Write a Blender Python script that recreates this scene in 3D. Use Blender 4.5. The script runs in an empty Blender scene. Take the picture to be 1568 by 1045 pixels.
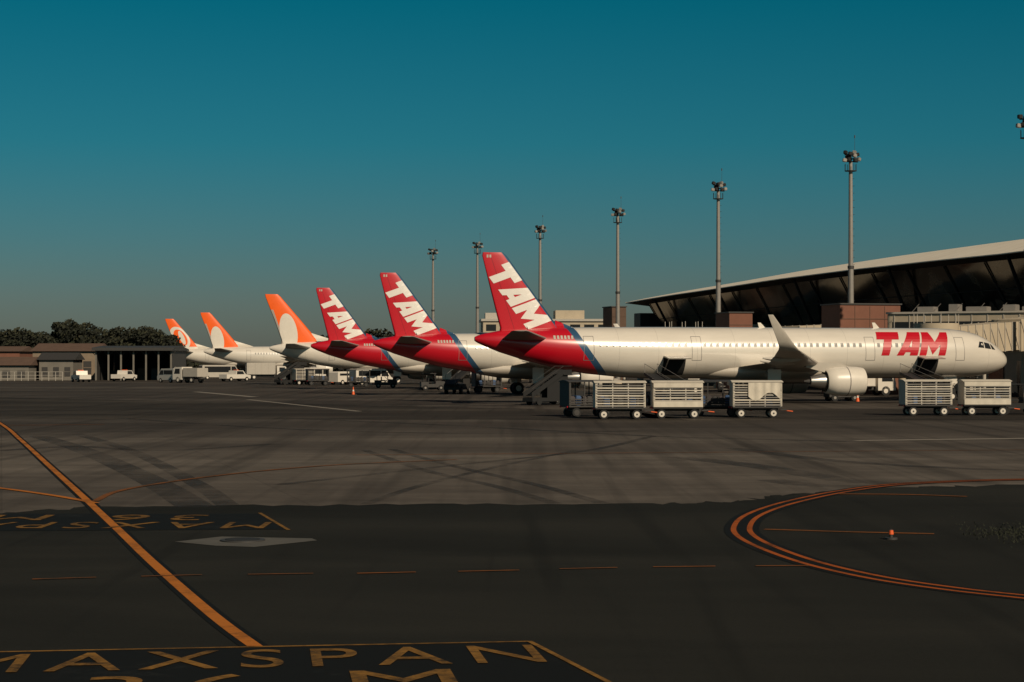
import bpy, bmesh, math, random
from mathutils import Vector, Matrix
from mathutils.bvhtree import BVHTree
random.seed(7)
scene = bpy.context.scene
scene.view_settings.view_transform = 'Standard'
scene.view_settings.look = 'None'
scene.view_settings.exposure = 0

CAM_H, FOC, HOR, CX = 3.4, 3000.0, 551.0, 784.0
def G(u, v):
    """surveyed ground point (metres) for a sight line"""
    D = CAM_H*FOC/(v-HOR)
    return ((u-CX)*D/FOC, D)

# ------------------------------------------------------------ materials
def nodes_of(name):
    m = bpy.data.materials.new(name); m.use_nodes = True
    nt = m.node_tree
    return m, nt, nt.nodes['Principled BSDF']
def MT(nt, op, a, b=None, c=None):
    n = nt.nodes.new('ShaderNodeMath'); n.operation = op
    for i, v in enumerate((a, b, c)):
        if v is None: continue
        if isinstance(v, (int, float)): n.inputs[i].default_value = v
        else: nt.links.new(v, n.inputs[i])
    return n.outputs[0]
def MIX(nt, fac, a, b, mode='MIX'):
    n = nt.nodes.new('ShaderNodeMix'); n.data_type = 'RGBA'; n.blend_type = mode
    for key, v in ((0, fac), (6, a), (7, b)):
        if isinstance(v, (int, float)): n.inputs[key].default_value = v
        elif isinstance(v, tuple): n.inputs[key].default_value = (*v[:3], 1)
        else: nt.links.new(v, n.inputs[key])
    return n.outputs[2]
def NOISE(nt, scale, detail=4, rough=0.6, vec=None, dist=0):
    n = nt.nodes.new('ShaderNodeTexNoise')
    n.inputs['Scale'].default_value = scale; n.inputs['Detail'].default_value = detail
    n.inputs['Roughness'].default_value = rough; n.inputs['Distortion'].default_value = dist
    if vec is not None: nt.links.new(vec, n.inputs['Vector'])
    return n.outputs[0]
def COORD(nt): return nt.nodes.new('ShaderNodeTexCoord').outputs['Object']
def MAP(nt, vec, rot=(0,0,0), scale=(1,1,1), loc=(0,0,0)):
    n = nt.nodes.new('ShaderNodeMapping'); nt.links.new(vec, n.inputs[0])
    n.inputs[1].default_value = loc; n.inputs[2].default_value = rot; n.inputs[3].default_value = scale
    return n.outputs[0]
def RAMP(nt, fac, stops):
    n = nt.nodes.new('ShaderNodeValToRGB'); nt.links.new(fac, n.inputs[0])
    cr = n.color_ramp
    while len(cr.elements) < len(stops): cr.elements.new(0.5)
    for e, (p, c) in zip(cr.elements, stops):
        e.position = p; e.color = (*c, 1) if isinstance(c, tuple) else (c, c, c, 1)
    return n.outputs[0]
def mat(name, col, rough=0.6, metal=0.0, var=0.25, nscale=3.0, coat=0.0):
    m, nt, p = nodes_of(name)
    f = NOISE(nt, nscale, 5, 0.65, COORD(nt))
    f = MT(nt, 'MULTIPLY_ADD', f, 2*var, 1-var)
    c = MIX(nt, 1.0, tuple(col), f, 'MULTIPLY')
    nt.links.new(c, p.inputs['Base Color'])
    p.inputs['Roughness'].default_value = rough; p.inputs['Metallic'].default_value = metal
    p.inputs['Coat Weight'].default_value = coat
    return m

RED=(0.50,0.005,0.016); BLUE=(0.03,0.085,0.16); WHITE=(0.70,0.645,0.56); ORANGE=(0.92,0.125,0.008)
M_white = mat('white_paint', WHITE, 0.35, var=0.10)
M_fint = mat('fin_letter_white', (0.80,0.76,0.70), 0.35, var=0.06)
M_red = mat('red_paint', RED, 0.35, var=0.08)
M_grey = mat('grey_paint', (0.26,0.245,0.225), 0.45, var=0.12)
M_lgrey = mat('light_grey_paint', (0.46,0.42,0.36), 0.4, var=0.15)
M_dgrey = mat('dark_grey', (0.045,0.042,0.039), 0.6)
M_black = mat('black_rubber', (0.014,0.014,0.014), 0.8)
M_dark = mat('dark_void', (0.008,0.008,0.008), 0.9)
M_metal = mat('bare_metal', (0.5,0.48,0.45), 0.3, metal=0.9, var=0.1)
M_steel = mat('galvanised_steel', (0.27,0.25,0.225), 0.55, metal=0.2, var=0.2)
M_win = mat('cabin_window', (0.26,0.25,0.23), 0.2, var=0.3)
M_glassd = mat('vehicle_glass', (0.02,0.022,0.024), 0.12, var=0.2)
M_hub = mat('hub_white', (0.7,0.64,0.55), 0.5)
M_cream = mat('cream_wall', (0.46,0.385,0.28), 0.8, var=0.25, nscale=0.6)
M_terra = mat('terracotta_panel', (0.19,0.078,0.048), 0.8, var=0.25, nscale=1.0)
M_brown = mat('brown_roof', (0.11,0.066,0.045), 0.85, var=0.35, nscale=1.0)
M_orange = mat('orange_paint', (0.8,0.12,0.02), 0.5)
M_yellow = mat('yellow_paint', (0.5,0.3,0.04), 0.5)
M_blueg = mat('blue_paint', (0.04,0.09,0.2), 0.5)
M_tarp = mat('white_tarp', (0.62,0.56,0.46), 0.7, var=0.32, nscale=1.7)
M_lug = mat('luggage', (0.06,0.05,0.05), 0.7, var=0.6, nscale=2.0)
M_sign = mat('door_line', (0.22,0.2,0.19), 0.6)

# ------------------------------------------------------------ mesh builder
class MB:
    def __init__(s): s.v=[]; s.f=[]; s.m=[]; s.sm=[]; s.mats=[]
    def mi(s, m):
        if m not in s.mats: s.mats.append(m)
        return s.mats.index(m)
    def add(s, vs, fs, m, smooth=False):
        o=len(s.v); s.v += [tuple(v) for v in vs]; k=s.mi(m)
        for f in fs: s.f.append([i+o for i in f]); s.m.append(k); s.sm.append(smooth)
    def box(s, c, d, m, bev=0.0, rz=0.0, ry=0.0):
        bm = bmesh.new(); bmesh.ops.create_cube(bm, size=1)
        bmesh.ops.scale(bm, vec=d, verts=bm.verts)
        if bev>0: bmesh.ops.bevel(bm, geom=bm.edges[:], offset=bev, segments=2, affect='EDGES')
        if ry: bmesh.ops.rotate(bm, matrix=Matrix.Rotation(ry,3,'Y'), verts=bm.verts)
        if rz: bmesh.ops.rotate(bm, matrix=Matrix.Rotation(rz,3,'Z'), verts=bm.verts)
        bm.verts.index_update()
        s.add([Vector(v.co)+Vector(c) for v in bm.verts], [[v.index for v in f.verts] for f in bm.faces], m)
        bm.free()
    def cyl(s, p0, p1, r0, r1, m, n=12, caps=True):
        p0=Vector(p0); p1=Vector(p1); d=(p1-p0).normalized()
        a = d.orthogonal().normalized(); b = d.cross(a)
        vs=[]
        for p,r in ((p0,r0),(p1,r1)):
            for i in range(n):
                t=2*math.pi*i/n; vs.append(p+a*r*math.cos(t)+b*r*math.sin(t))
        s.add(vs, [[i,(i+1)%n,n+(i+1)%n,n+i] for i in range(n)], m, True)
        if caps: s.add(vs, [list(range(n))[::-1], list(range(n,2*n))], m)
    def loft(s, rings, m, caps=True, smooth=True):
        n=len(rings[0]); vs=[p for r in rings for p in r]; fs=[]
        for k in range(len(rings)-1):
            for i in range(n):
                fs.append([k*n+i,k*n+(i+1)%n,(k+1)*n+(i+1)%n,(k+1)*n+i])
        s.add(vs, fs, m, smooth)
        if caps: s.add(rings[0], [list(range(n))[::-1]], m); s.add(rings[-1], [list(range(n))], m)
    def prism(s, pts, y0, y1, m, axis='y', smooth=False):
        n=len(pts)
        if axis=='y': vs=[(x,y0,z) for x,z in pts]+[(x,y1,z) for x,z in pts]
        elif axis=='x': vs=[(y0,a,b) for a,b in pts]+[(y1,a,b) for a,b in pts]
        else: vs=[(a,b,y0) for a,b in pts]+[(a,b,y1) for a,b in pts]
        s.add(vs, [[i,(i+1)%n,n+(i+1)%n,n+i] for i in range(n)]+[list(range(n))[::-1],list(range(n,2*n))], m, smooth)
    def obj(s, name, parent=None):
        me=bpy.data.meshes.new(name); me.from_pydata(s.v,[],s.f)
        for m in s.mats: me.materials.append(m)
        me.polygons.foreach_set('material_index', s.m); me.polygons.foreach_set('use_smooth', s.sm)
        bm=bmesh.new(); bm.from_mesh(me); bmesh.ops.recalc_face_normals(bm, faces=bm.faces); bm.to_mesh(me); bm.free()
        me.update()
        o=bpy.data.objects.new(name, me); scene.collection.objects.link(o)
        if parent: o.parent=parent
        return o
def empty(name, loc=(0,0,0), rz=0.0):
    e=bpy.data.objects.new(name,None); scene.collection.objects.link(e)
    e.location=loc; e.rotation_euler=(0,0,rz); e.empty_display_size=0.5
    return e

# ------------------------------------------------------------ world / sun
SUN_EL, SUN_AZ = math.radians(33), math.radians(33)   # azimuth east of "behind the camera"
S = Vector((math.sin(SUN_AZ)*math.cos(SUN_EL), -math.cos(SUN_AZ)*math.cos(SUN_EL), math.sin(SUN_EL)))
w = bpy.data.worlds.new('World'); scene.world = w; w.use_nodes=True
nt=w.node_tree; bg=nt.nodes['Background']
sky=nt.nodes.new('ShaderNodeTexSky'); sky.sky_type='NISHITA'; sky.sun_disc=False
sky.sun_elevation=SUN_EL; sky.sun_rotation=math.pi-SUN_AZ; sky.air_density=1.0; sky.dust_density=0.6; sky.ozone_density=2.0
tc=nt.nodes.new('ShaderNodeTexCoord'); sp=nt.nodes.new('ShaderNodeSeparateXYZ'); nt.links.new(tc.outputs['Generated'],sp.inputs[0])
rp=RAMP(nt, sp.outputs[2], [(0.0,(0.200,0.215,0.235)),(0.03,(0.175,0.235,0.265)),(0.06,(0.120,0.260,0.300)),(0.11,(0.045,0.290,0.325)),(0.19,(0.001,0.285,0.300)),(0.5,(0.24,0.225,0.20))])
nt.links.new(MIX(nt,1.0,sky.outputs[0],rp,'MULTIPLY'), bg.inputs[0]); bg.inputs[1].default_value=0.09
sl=bpy.data.lights.new('sun','SUN'); sl.energy=3.6; sl.angle=math.radians(0.5); sl.color=(1.0,0.84,0.63)
so=bpy.data.objects.new('sun',sl); scene.collection.objects.link(so); so.rotation_euler=S.to_track_quat('Z','Y').to_euler(); so.location=(0,0,60)

# ------------------------------------------------------------ camera
cd=bpy.data.cameras.new('camera'); cd.sensor_width=36; cd.lens=FOC/1568*36; cd.clip_end=20000; cd.clip_start=0.1
co=bpy.data.objects.new('camera',cd); scene.collection.objects.link(co); co.location=(0,0,CAM_H)
co.rotation_euler=(math.radians(90+0.55),0,0); scene.camera=co

# ------------------------------------------------------------ ground
def ground_material():
    m,nt,p=nodes_of('apron_concrete'); c=COORD(nt)
    big=NOISE(nt,0.035,4,0.6,MAP(nt,c,scale=(0.45,1.6,1)))
    fine=NOISE(nt,2.2,8,0.75,c)
    mid=NOISE(nt,0.25,5,0.6,MAP(nt,c,scale=(0.6,2.0,1)))
    base=RAMP(nt,big,[(0.3,(0.064,0.054,0.046)),(0.5,(0.110,0.094,0.079)),(0.68,(0.165,0.142,0.118))])
    base=MIX(nt,1.0,base,MT(nt,'MULTIPLY_ADD',fine,0.7,0.65),'MULTIPLY')
    base=MIX(nt,1.0,base,MT(nt,'MULTIPLY_ADD',mid,1.1,0.45),'MULTIPLY')
    for ang,sc,lo,hi,amt in ((0.75,0.5,0.56,0.72,0.35),(-0.95,0.45,0.58,0.72,0.3),(1.45,0.30,0.50,0.68,0.5)):
        st=NOISE(nt,sc,3,0.5,MAP(nt,c,rot=(0,0,ang),scale=(2.4,0.06,1)),0.4)
        k=RAMP(nt,st,[(lo,0.0),(hi,amt)])
        base=MIX(nt,k,base,(0.032,0.028,0.024))
    br=nt.nodes.new('ShaderNodeTexBrick'); nt.links.new(MAP(nt,c,rot=(0,0,-0.2548)),br.inputs['Vector'])
    br.offset=0; br.inputs['Scale'].default_value=1; br.inputs['Brick Width'].default_value=7.0; br.inputs['Row Height'].default_value=7.0
    br.inputs['Mortar Size'].default_value=0.03; br.inputs['Color1'].default_value=(1,1,1,1); br.inputs['Color2'].default_value=(0.86,0.86,0.86,1); br.inputs['Mortar'].default_value=(0.72,0.72,0.72,1)
    base=MIX(nt,0.7,base,br.outputs[0],'MULTIPLY')
    # base colour gets darker further out along the apron
    sx=nt.nodes.new('ShaderNodeSeparateXYZ'); nt.links.new(c,sx.inputs[0])
    far=RAMP(nt,MT(nt,'DIVIDE',MT(nt,'ADD',sx.outputs[1],MT(nt,'MULTIPLY',mid,30.0)),200.0),[(0.42,1.0),(0.62,0.62)])
    base=MIX(nt,1.0,base,far,'MULTIPLY')
    nt.links.new(base,p.inputs['Base Color']); p.inputs['Roughness'].default_value=0.9
    p.inputs['Specular IOR Level'].default_value=0.08
    b=nt.nodes.new('ShaderNodeBump'); b.inputs['Strength'].default_value=0.25; b.inputs['Distance'].default_value=0.02
    nt.links.new(fine,b.inputs['Height']); nt.links.new(b.outputs[0],p.inputs['Normal'])
    return m
def asphalt_material(name,c0,c1,c2):
    m,nt,p=nodes_of(name); c=COORD(nt)
    big=NOISE(nt,0.09,5,0.6,MAP(nt,c,scale=(0.5,1.3,1)),0.3); fine=NOISE(nt,14,8,0.8,c)
    base=RAMP(nt,big,[(0.32,c0),(0.5,c1),(0.7,c2)])
    base=MIX(nt,1.0,base,MT(nt,'MULTIPLY_ADD',fine,0.9,0.55),'MULTIPLY')
    st=NOISE(nt,0.5,4,0.5,MAP(nt,c,rot=(0,0,-1.3),scale=(2.2,0.08,1)),0.5)
    base=MIX(nt,RAMP(nt,st,[(0.55,0.0),(0.7,0.4)]),base,(0.010,0.010,0.009))
    nt.links.new(base,p.inputs['Base Color']); p.inputs['Roughness'].default_value=0.95; p.inputs['Specular IOR Level'].default_value=0.06
    b=nt.nodes.new('ShaderNodeBump'); b.inputs['Strength'].default_value=0.4; b.inputs['Distance'].default_value=0.01
    nt.links.new(fine,b.inputs['Height']); nt.links.new(b.outputs[0],p.inputs['Normal'])
    return m
M_ground=ground_material()
M_asph=asphalt_material('dark_asphalt',(0.0145,0.0145,0.0125),(0.021,0.0208,0.0178),(0.032,0.0305,0.0255))
M_asph2=asphalt_material('far_asphalt',(0.024,0.021,0.018),(0.040,0.035,0.030),(0.066,0.057,0.047))
def paint_material(name,col,under,lo=0.38,hi=0.5):
    m,nt,p=nodes_of(name); c=COORD(nt)
    f=NOISE(nt,5,8,0.8,c); g=NOISE(nt,0.6,3,0.5,c)
    k=RAMP(nt,MT(nt,'MULTIPLY_ADD',g,0.5,MT(nt,'MULTIPLY',f,0.6)),[(lo,0.0),(hi,1.0)])
    nt.links.new(MIX(nt,k,under,col),p.inputs['Base Color']); p.inputs['Roughness'].default_value=0.8; p.inputs['Specular IOR Level'].default_value=0.1
    return m
M_line=paint_material('orange_line_paint',(0.44,0.145,0.024),(0.13,0.055,0.015),0.38,0.58)
M_arc=paint_material('orange_arc_paint',(0.36,0.085,0.016),(0.10,0.035,0.012),0.38,0.58)
M_linef=paint_material('faded_line_paint',(0.24,0.080,0.018),(0.07,0.040,0.02),0.42,0.64)
M_text=paint_material('yellow_letter_paint',(0.25,0.125,0.028),(0.022,0.018,0.013),0.42,0.62)
M_blackp=paint_material('black_ground_paint',(0.009,0.009,0.008),(0.018,0.018,0.016))
M_whitel=paint_material('pale_line_paint',(0.24,0.215,0.18),(0.10,0.09,0.075))
# rubber tracks: worn film that lets the concrete show between the rubbed patches
def rubber():
    m,nt,p=nodes_of('rubber_marks'); c=COORD(nt)
    f=NOISE(nt,1.8,6,0.75,c); g=NOISE(nt,0.18,3,0.5,c)
    k=RAMP(nt,MT(nt,'ADD',MT(nt,'MULTIPLY',f,0.5),MT(nt,'MULTIPLY',g,0.6)),[(0.42,0.0),(0.68,0.6)])
    p.inputs['Base Color'].default_value=(0.022,0.020,0.018,1); p.inputs['Roughness'].default_value=0.85
    nt.links.new(k,p.inputs['Alpha']); return m
M_tire=rubber()
M_patch=mat('concrete_patch',(0.080,0.074,0.062),0.9,var=0.5,nscale=1.5)
M_grass=mat('grass_blades',(0.018,0.021,0.010),0.9,var=0.6,nscale=1.0)

mb=MB(); mb.add([(-6000,-800,0),(6000,-800,0),(6000,9000,0),(-6000,9000,0)],[[0,1,2,3]],M_ground); mb.obj('apron_ground')
def sheet(name,pts,z,m,parent=None):
    bm=bmesh.new(); f=bm.faces.new([bm.verts.new((x,y,z)) for x,y in pts]); f.normal_update()
    if f.normal.z<0: f.normal_flip()
    bmesh.ops.triangulate(bm,faces=bm.faces); 
    me=bpy.data.meshes.new(name); bm.to_mesh(me); bm.free(); me.materials.append(m)
    o=bpy.data.objects.new(name,me); scene.collection.objects.link(o); o.parent=parent
    return o
def jag(pts,amp,n=14):
    out=[]
    for (x0,y0),(x1,y1) in zip(pts[:-1],pts[1:]):
        for i in range(n):
            t=i/n; out.append((x0+(x1-x0)*t+random.uniform(-amp,amp)*0.5, y0+(y1-y0)*t+random.uniform(-amp,amp)))
    out.append(pts[-1]); return out
edge=jag([G(-900,792),G(-60,790),G(140,776),G(560,773),G(1000,771),G(1120,768),G(1200,758),G(1330,748),G(1568,742),G(2600,735)],0.4)
sheet('foreground_asphalt',[(-60,-60)]+[(-60,edge[0][1])]+edge+[(90,edge[-1][1]),(90,-60)],0.004,M_asph)
sheet('far_taxi_asphalt',[(-260,118)]+jag([(-220,120),(-60,116),(-14,112),(4,110)],0.8)+[(10,110),(8,130),(-60,190),(-240,190)],0.004,M_asph2)
sheet('service_road',[(8,114),(22,110),(140,113),(140,139),(24,136),(8,130.5)],0.004,M_asph2)

# markings
marks=empty('apron_markings')
def smooth_line(pts,k=8):
    P=[Vector((*p,0)) for p in pts]; out=[]
    P=[2*P[0]-P[1]]+P+[2*P[-1]-P[-2]]
    for i in range(1,len(P)-2):
        for j in range(k):
            t=j/k; a,b,c,d=P[i-1:i+3]
            out.append(0.5*((2*b)+(c-a)*t+(2*a-5*b+4*c-d)*t*t+(3*b-a-3*c+d)*t**3))
    out.append(P[-2]); return out
def strip(name,pts,wd,z,m,smooth=True,off=0.0):
    L=smooth_line(pts) if smooth else [Vector((*p,0)) for p in pts]
    vs=[]
    for i,p in enumerate(L):
        d=(L[min(i+1,len(L)-1)]-L[max(i-1,0)]).normalized(); n=Vector((-d.y,d.x,0))
        vs+= [(*(p+n*(off+wd/2)).xy,z),(*(p+n*(off-wd/2)).xy,z)]
    b=MB(); b.add(vs,[[2*i,2*i+1,2*i+3,2*i+2] for i in range(len(L)-1)],m); return b.obj(name,marks)
A=[G(*q) for q in ((-60,612),(0,648),(30,672),(75,713),(120,754),(148,780),(183,813),(230,858),(300,920),(345,957),(392,991))]
strip('lead_line_edge',A,0.34,0.010,M_blackp); strip('lead_line',A,0.18,0.014,M_line)
strip('branch_line',[G(*q) for q in ((146,768),(180,753),(250,740),(340,728),(440,718),(540,711),(700,704))],0.18,0.018,M_linef)
strip('cross_line',[G(*q) for q in ((-300,715),(-120,735),(0,748),(80,759),(148,771))],0.20,0.018,M_line)
strip('far_line',[G(*q) for q in ((540,697),(800,695),(1180,692),(1700,688))],0.16,0.010,M_linef)
strip('far_line',[G(*q) for q in ((-100,652),(60,651),(160,650))],0.3,0.010,M_linef)
ARC=[G(*q) for q in ((1700,932),(1568,917),(1450,904),(1330,886),(1230,863),(1160,838),(1128,820),(1124,806),(1140,790),(1182,774),(1240,760),(1290,751),(1350,743),(1430,738),(1560,734),(1900,728))]
strip('turn_line_edge',ARC,0.70,0.010,M_blackp,off=-0.16)
strip('turn_line',ARC,0.11,0.014,M_arc); strip('turn_line_inner',ARC,0.11,0.014,M_arc,off=-0.32)
strip('short_line',[G(1170,811),G(1300,815),G(1430,818)],0.2,0.014,M_linef)
strip('short_line',[G(1285,757),G(1390,758),G(1480,761)],0.22,0.018,M_linef)
for a,b in (((50,888),(148,885)),((217,883.5),(310,881)),((380,880.5),(480,879)),((547,879),(637,877)),((702,876),(795,874)),((857,872),(945,870)),((1000,869),(1095,868)),((1157,867.5),(1238,867)),((-110,892),(-20,890))):
    strip('dash',[G(*a),G(*b)],0.09,0.018,M_linef,smooth=False)
strip('pale_line',[G(380,612),G(550,630)],0.5,0.010,M_whitel,smooth=False)
strip('pale_line',[G(300,600),G(390,608)],0.9,0.010,M_whitel,smooth=False)
strip('pale_line',[G(1310,675),G(1450,673),G(1750,669)],0.8,0.010,M_whitel)
strip('pale_line',[G(640,622),G(820,618)],0.4,0.010,M_whitel,smooth=False)
tz=0.0055
for pts,wd in (([(60,668),(130,690),(230,735),(300,776)],.9),([(110,662),(200,690),(300,740),(350,774)],.55),([(0,690),(120,684),(250,690),(420,680)],.7),
               ([(560,690),(650,720),(760,745),(850,771)],.35),([(600,688),(700,715),(820,742),(920,770)],.35),([(880,690),(760,715),(640,745),(560,772)],.3),
               ([(1000,668),(900,690),(700,712),(430,742)],.4),([(1040,700),(1160,714),(1300,736),(1420,741)],1.1),([(1120,686),(1260,704),(1420,715),(1600,722)],.8),
               ([(430,640),(700,652),(1000,668),(1300,676)],.8),([(180,640),(420,656),(720,664),(980,660)],.6),([(1180,735),(1240,743),(1330,745)],.9)):
    strip('rubber_track',[G(*q) for q in pts],wd,tz,M_tire); tz+=0.0003
mh=empty('manhole_cover',(0,0,0))
sheet('concrete_surround',[G(*q) for q in ((268,830),(340,822),(478,825),(486,828),(390,838),(330,836))],0.010,M_patch,mh)
b=MB(); c=G(372,828.5); b.cyl((c[0],c[1],0.010),(c[0],c[1],0.035),0.42,0.42,M_dgrey,24); b.cyl((c[0],c[1],0.03),(c[0],c[1],0.045),0.33,0.33,M_black,24); b.obj('cover_disc',mh)

def text_mesh(txt,bold=0.0,space=1.3):
    cu=bpy.data.curves.new('t','FONT'); cu.body=txt; cu.offset=bold; cu.space_character=space
    ob=bpy.data.objects.new('t',cu); scene.collection.objects.link(ob); bpy.context.view_layer.update()
    dg=bpy.context.evaluated_depsgraph_get(); me=bpy.data.meshes.new_from_object(ob.evaluated_get(dg))
    bpy.data.objects.remove(ob); return me
def ground_text(name,txt,x0,y0,width,height,ang,z=0.018):
    me=text_mesh(txt); xs=[v.co.x for v in me.vertices]; ys=[v.co.y for v in me.vertices]
    sx=width/(max(xs)-min(xs)); sy=height/(max(ys)-min(ys)); mx=min(xs); my=min(ys)
    for v in me.vertices: v.co=((v.co.x-mx)*sx,(v.co.y-my)*sy,0)
    me.name=name; me.materials.clear(); me.materials.append(M_text)
    for p in me.polygons: p.material_index=0
    o=bpy.data.objects.new(name,me); scene.collection.objects.link(o); o.parent=marks
    o.location=(x0,y0,z); o.rotation_euler=(0,0,ang)
sheet('text_panel',[G(-200,1004),G(810,983),G(932,1046),G(1040,1120),G(-200,1120)],0.010,M_blackp,marks)
strip('text_border',[G(-200,1003),G(810,983)],0.08,0.014,M_text,smooth=False)
strip('text_border',[G(810,983),G(932,1046),G(1040,1120)],0.07,0.018,M_text,smooth=False)
ground_text('letters_line_1','MAXSPAN',-6.15,21.15,6.6,1.35,math.radians(7.2))
ground_text('letters_line_2','36',-4.35,19.65,1.75,1.3,math.radians(7.2))
ground_text('letters_line_3','M',-1.6,20.0,1.1,1.35,math.radians(7.2))
sheet('text_panel',[G(-300,787),G(400,787),G(442,811),G(-300,815)],0.0095,M_blackp,marks)
strip('text_border',[G(398,786),G(442,812)],0.08,0.014,M_text,smooth=False)
ground_text('letters_line_1','MAXSPAN',-5.0,40.9,7.4,1.5,math.radians(180))
ground_text('letters_line_2','36 M',-6.6,42.8,4.6,1.4,math.radians(180))
b=MB()
for i in range(9000):
    y=random.gauss(38,1.1); x=8.6+abs(random.gauss(2.2,1.6))+random.random()*4
    h=random.uniform(0.02,0.07); a=random.uniform(0,3.14); dx,dy=math.cos(a)*.015,math.sin(a)*.015
    b.add([(x-dx,y-dy,0.005),(x+dx,y+dy,0.005),(x+random.uniform(-.04,.04),y,h)],[[0,1,2]],M_grass)
b.obj('sparse_grass')
e=empty('taxiway_edge_light',(*G(1364,826),0)); b=MB()
b.cyl((0,0,0),(0,0,0.04),0.12,0.12,M_dgrey,14); b.cyl((0,0,0.04),(0,0,0.10),0.035,0.035,M_dgrey,10); b.cyl((0,0,0.10),(0,0,0.18),0.05,0.04,M_orange,12); b.cyl((0,0,.18),(0,0,.2),.04,.01,M_dgrey,12); b.obj('fitting',e)

# ------------------------------------------------------------ jets
def hull_mat(name,kind,L):
    m,nt,p=nodes_of(name); c=COORD(nt); sp=nt.nodes.new('ShaderNodeSeparateXYZ'); nt.links.new(c,sp.inputs[0]); x,y,z=sp.outputs
    n=NOISE(nt,0.8,5,0.6,MAP(nt,c,scale=(0.35,1,1.8)))
    white=MIX(nt,1.0,WHITE,MT(nt,'MULTIPLY_ADD',n,0.30,0.83),'MULTIPLY')
    fr=MT(nt,'LESS_THAN',MT(nt,'ABSOLUTE',MT(nt,'SUBTRACT',MT(nt,'FRACT',MT(nt,'DIVIDE',x,3.2)),0.5)),0.006)
    white=MIX(nt,MT(nt,'MULTIPLY',fr,0.35),white,(0.3,0.28,0.25))
    belly_shade=RAMP(nt,MT(nt,'ADD',MT(nt,'DIVIDE',z,6.0),MT(nt,'MULTIPLY_ADD',n,0.1,-0.05)),[(0.33,0.9),(0.53,0.0)])  # belly shading painted into the hull colour, darker towards the underside
    white=MIX(nt,belly_shade,white,(0.32,0.27,0.21))
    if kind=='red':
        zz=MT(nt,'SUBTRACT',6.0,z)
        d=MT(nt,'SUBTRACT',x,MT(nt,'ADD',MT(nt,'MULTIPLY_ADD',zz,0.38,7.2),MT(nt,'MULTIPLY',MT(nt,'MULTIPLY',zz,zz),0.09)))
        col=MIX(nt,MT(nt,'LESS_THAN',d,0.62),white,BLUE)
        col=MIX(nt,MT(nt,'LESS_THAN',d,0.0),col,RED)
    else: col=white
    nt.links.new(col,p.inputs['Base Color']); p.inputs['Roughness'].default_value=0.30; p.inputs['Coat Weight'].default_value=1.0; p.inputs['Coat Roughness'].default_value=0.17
    return m
def fin_mat(name,kind):
    m,nt,p=nodes_of(name); c=COORD(nt); sp=nt.nodes.new('ShaderNodeSeparateXYZ'); nt.links.new(c,sp.inputs[0]); x,y,z=sp.outputs
    n=MT(nt,'MULTIPLY_ADD',NOISE(nt,1.2,4,0.6,c),0.2,0.9)
    if kind=='red':
        d=MT(nt,'SUBTRACT',MT(nt,'MULTIPLY_ADD',MT(nt,'SUBTRACT',11.76,z),0.755,2.35),x)
        col=MIX(nt,MT(nt,'LESS_THAN',d,0.22),RED,BLUE)
        rl=MT(nt,'LESS_THAN',MT(nt,'ABSOLUTE',MT(nt,'SUBTRACT',x,MT(nt,'MULTIPLY_ADD',MT(nt,'SUBTRACT',11.76,z),0.33,1.18))),0.03)
        col=MIX(nt,MT(nt,'MULTIPLY',rl,0.5),col,(0.12,0.005,0.01))
    else:
        def ell(cx,cz,rx,rz,k):
            u=MT(nt,'DIVIDE',MT(nt,'ADD',MT(nt,'SUBTRACT',x,cx),MT(nt,'MULTIPLY',MT(nt,'SUBTRACT',z,cz),k)),rx); v=MT(nt,'DIVIDE',MT(nt,'SUBTRACT',z,cz),rz)
            return MT(nt,'LESS_THAN',MT(nt,'ADD',MT(nt,'MULTIPLY',u,u),MT(nt,'MULTIPLY',v,v)),1.0)
        if kind=='orange_ring':
            col=MIX(nt,ell(2.6,8.3,2.0,2.4,0.42),ORANGE,WHITE)
            col=MIX(nt,ell(2.7,8.3,1.35,1.8,0.42),col,ORANGE)
            col=MIX(nt,ell(3.0,8.3,0.55,1.5,0.42),col,WHITE)
            low=MT(nt,'LESS_THAN',z,6.3); col=MIX(nt,low,col,WHITE)
        else:
            grey=MT(nt,'MULTIPLY',MT(nt,'LESS_THAN',z,10.3),MT(nt,'LESS_THAN',MT(nt,'ADD',x,MT(nt,'MULTIPLY',z,0.35)),4.1))
            col=MIX(nt,grey,ORANGE,(0.38,0.34,0.30))
            col=MIX(nt,ell(2.6,7.3,1.2,2.5,0.15),col,WHITE)
    nt.links.new(MIX(nt,1.0,col,n,'MULTIPLY'),p.inputs['Base Color']); p.inputs['Roughness'].default_value=0.38
    return m
def foil(chord,th,n=9):
    up=[]
    for i in range(n):
        t=0.5*(1-math.cos(math.pi*i/(n-1))); up.append((t*chord, 5*th*(0.2969*math.sqrt(t)-0.126*t-0.3516*t*t+0.2843*t**3-0.1015*t**4)*chord))
    lo=[(a,-b) for a,b in up[1:-1]][::-1]
    return up+lo
def wing_rings(secs,side):
    R=[]
    for y,xle,z,ch,th in secs:
        R.append([(xle-a, side*y, z+b) for a,b in foil(ch,th)])
    return R
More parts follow.
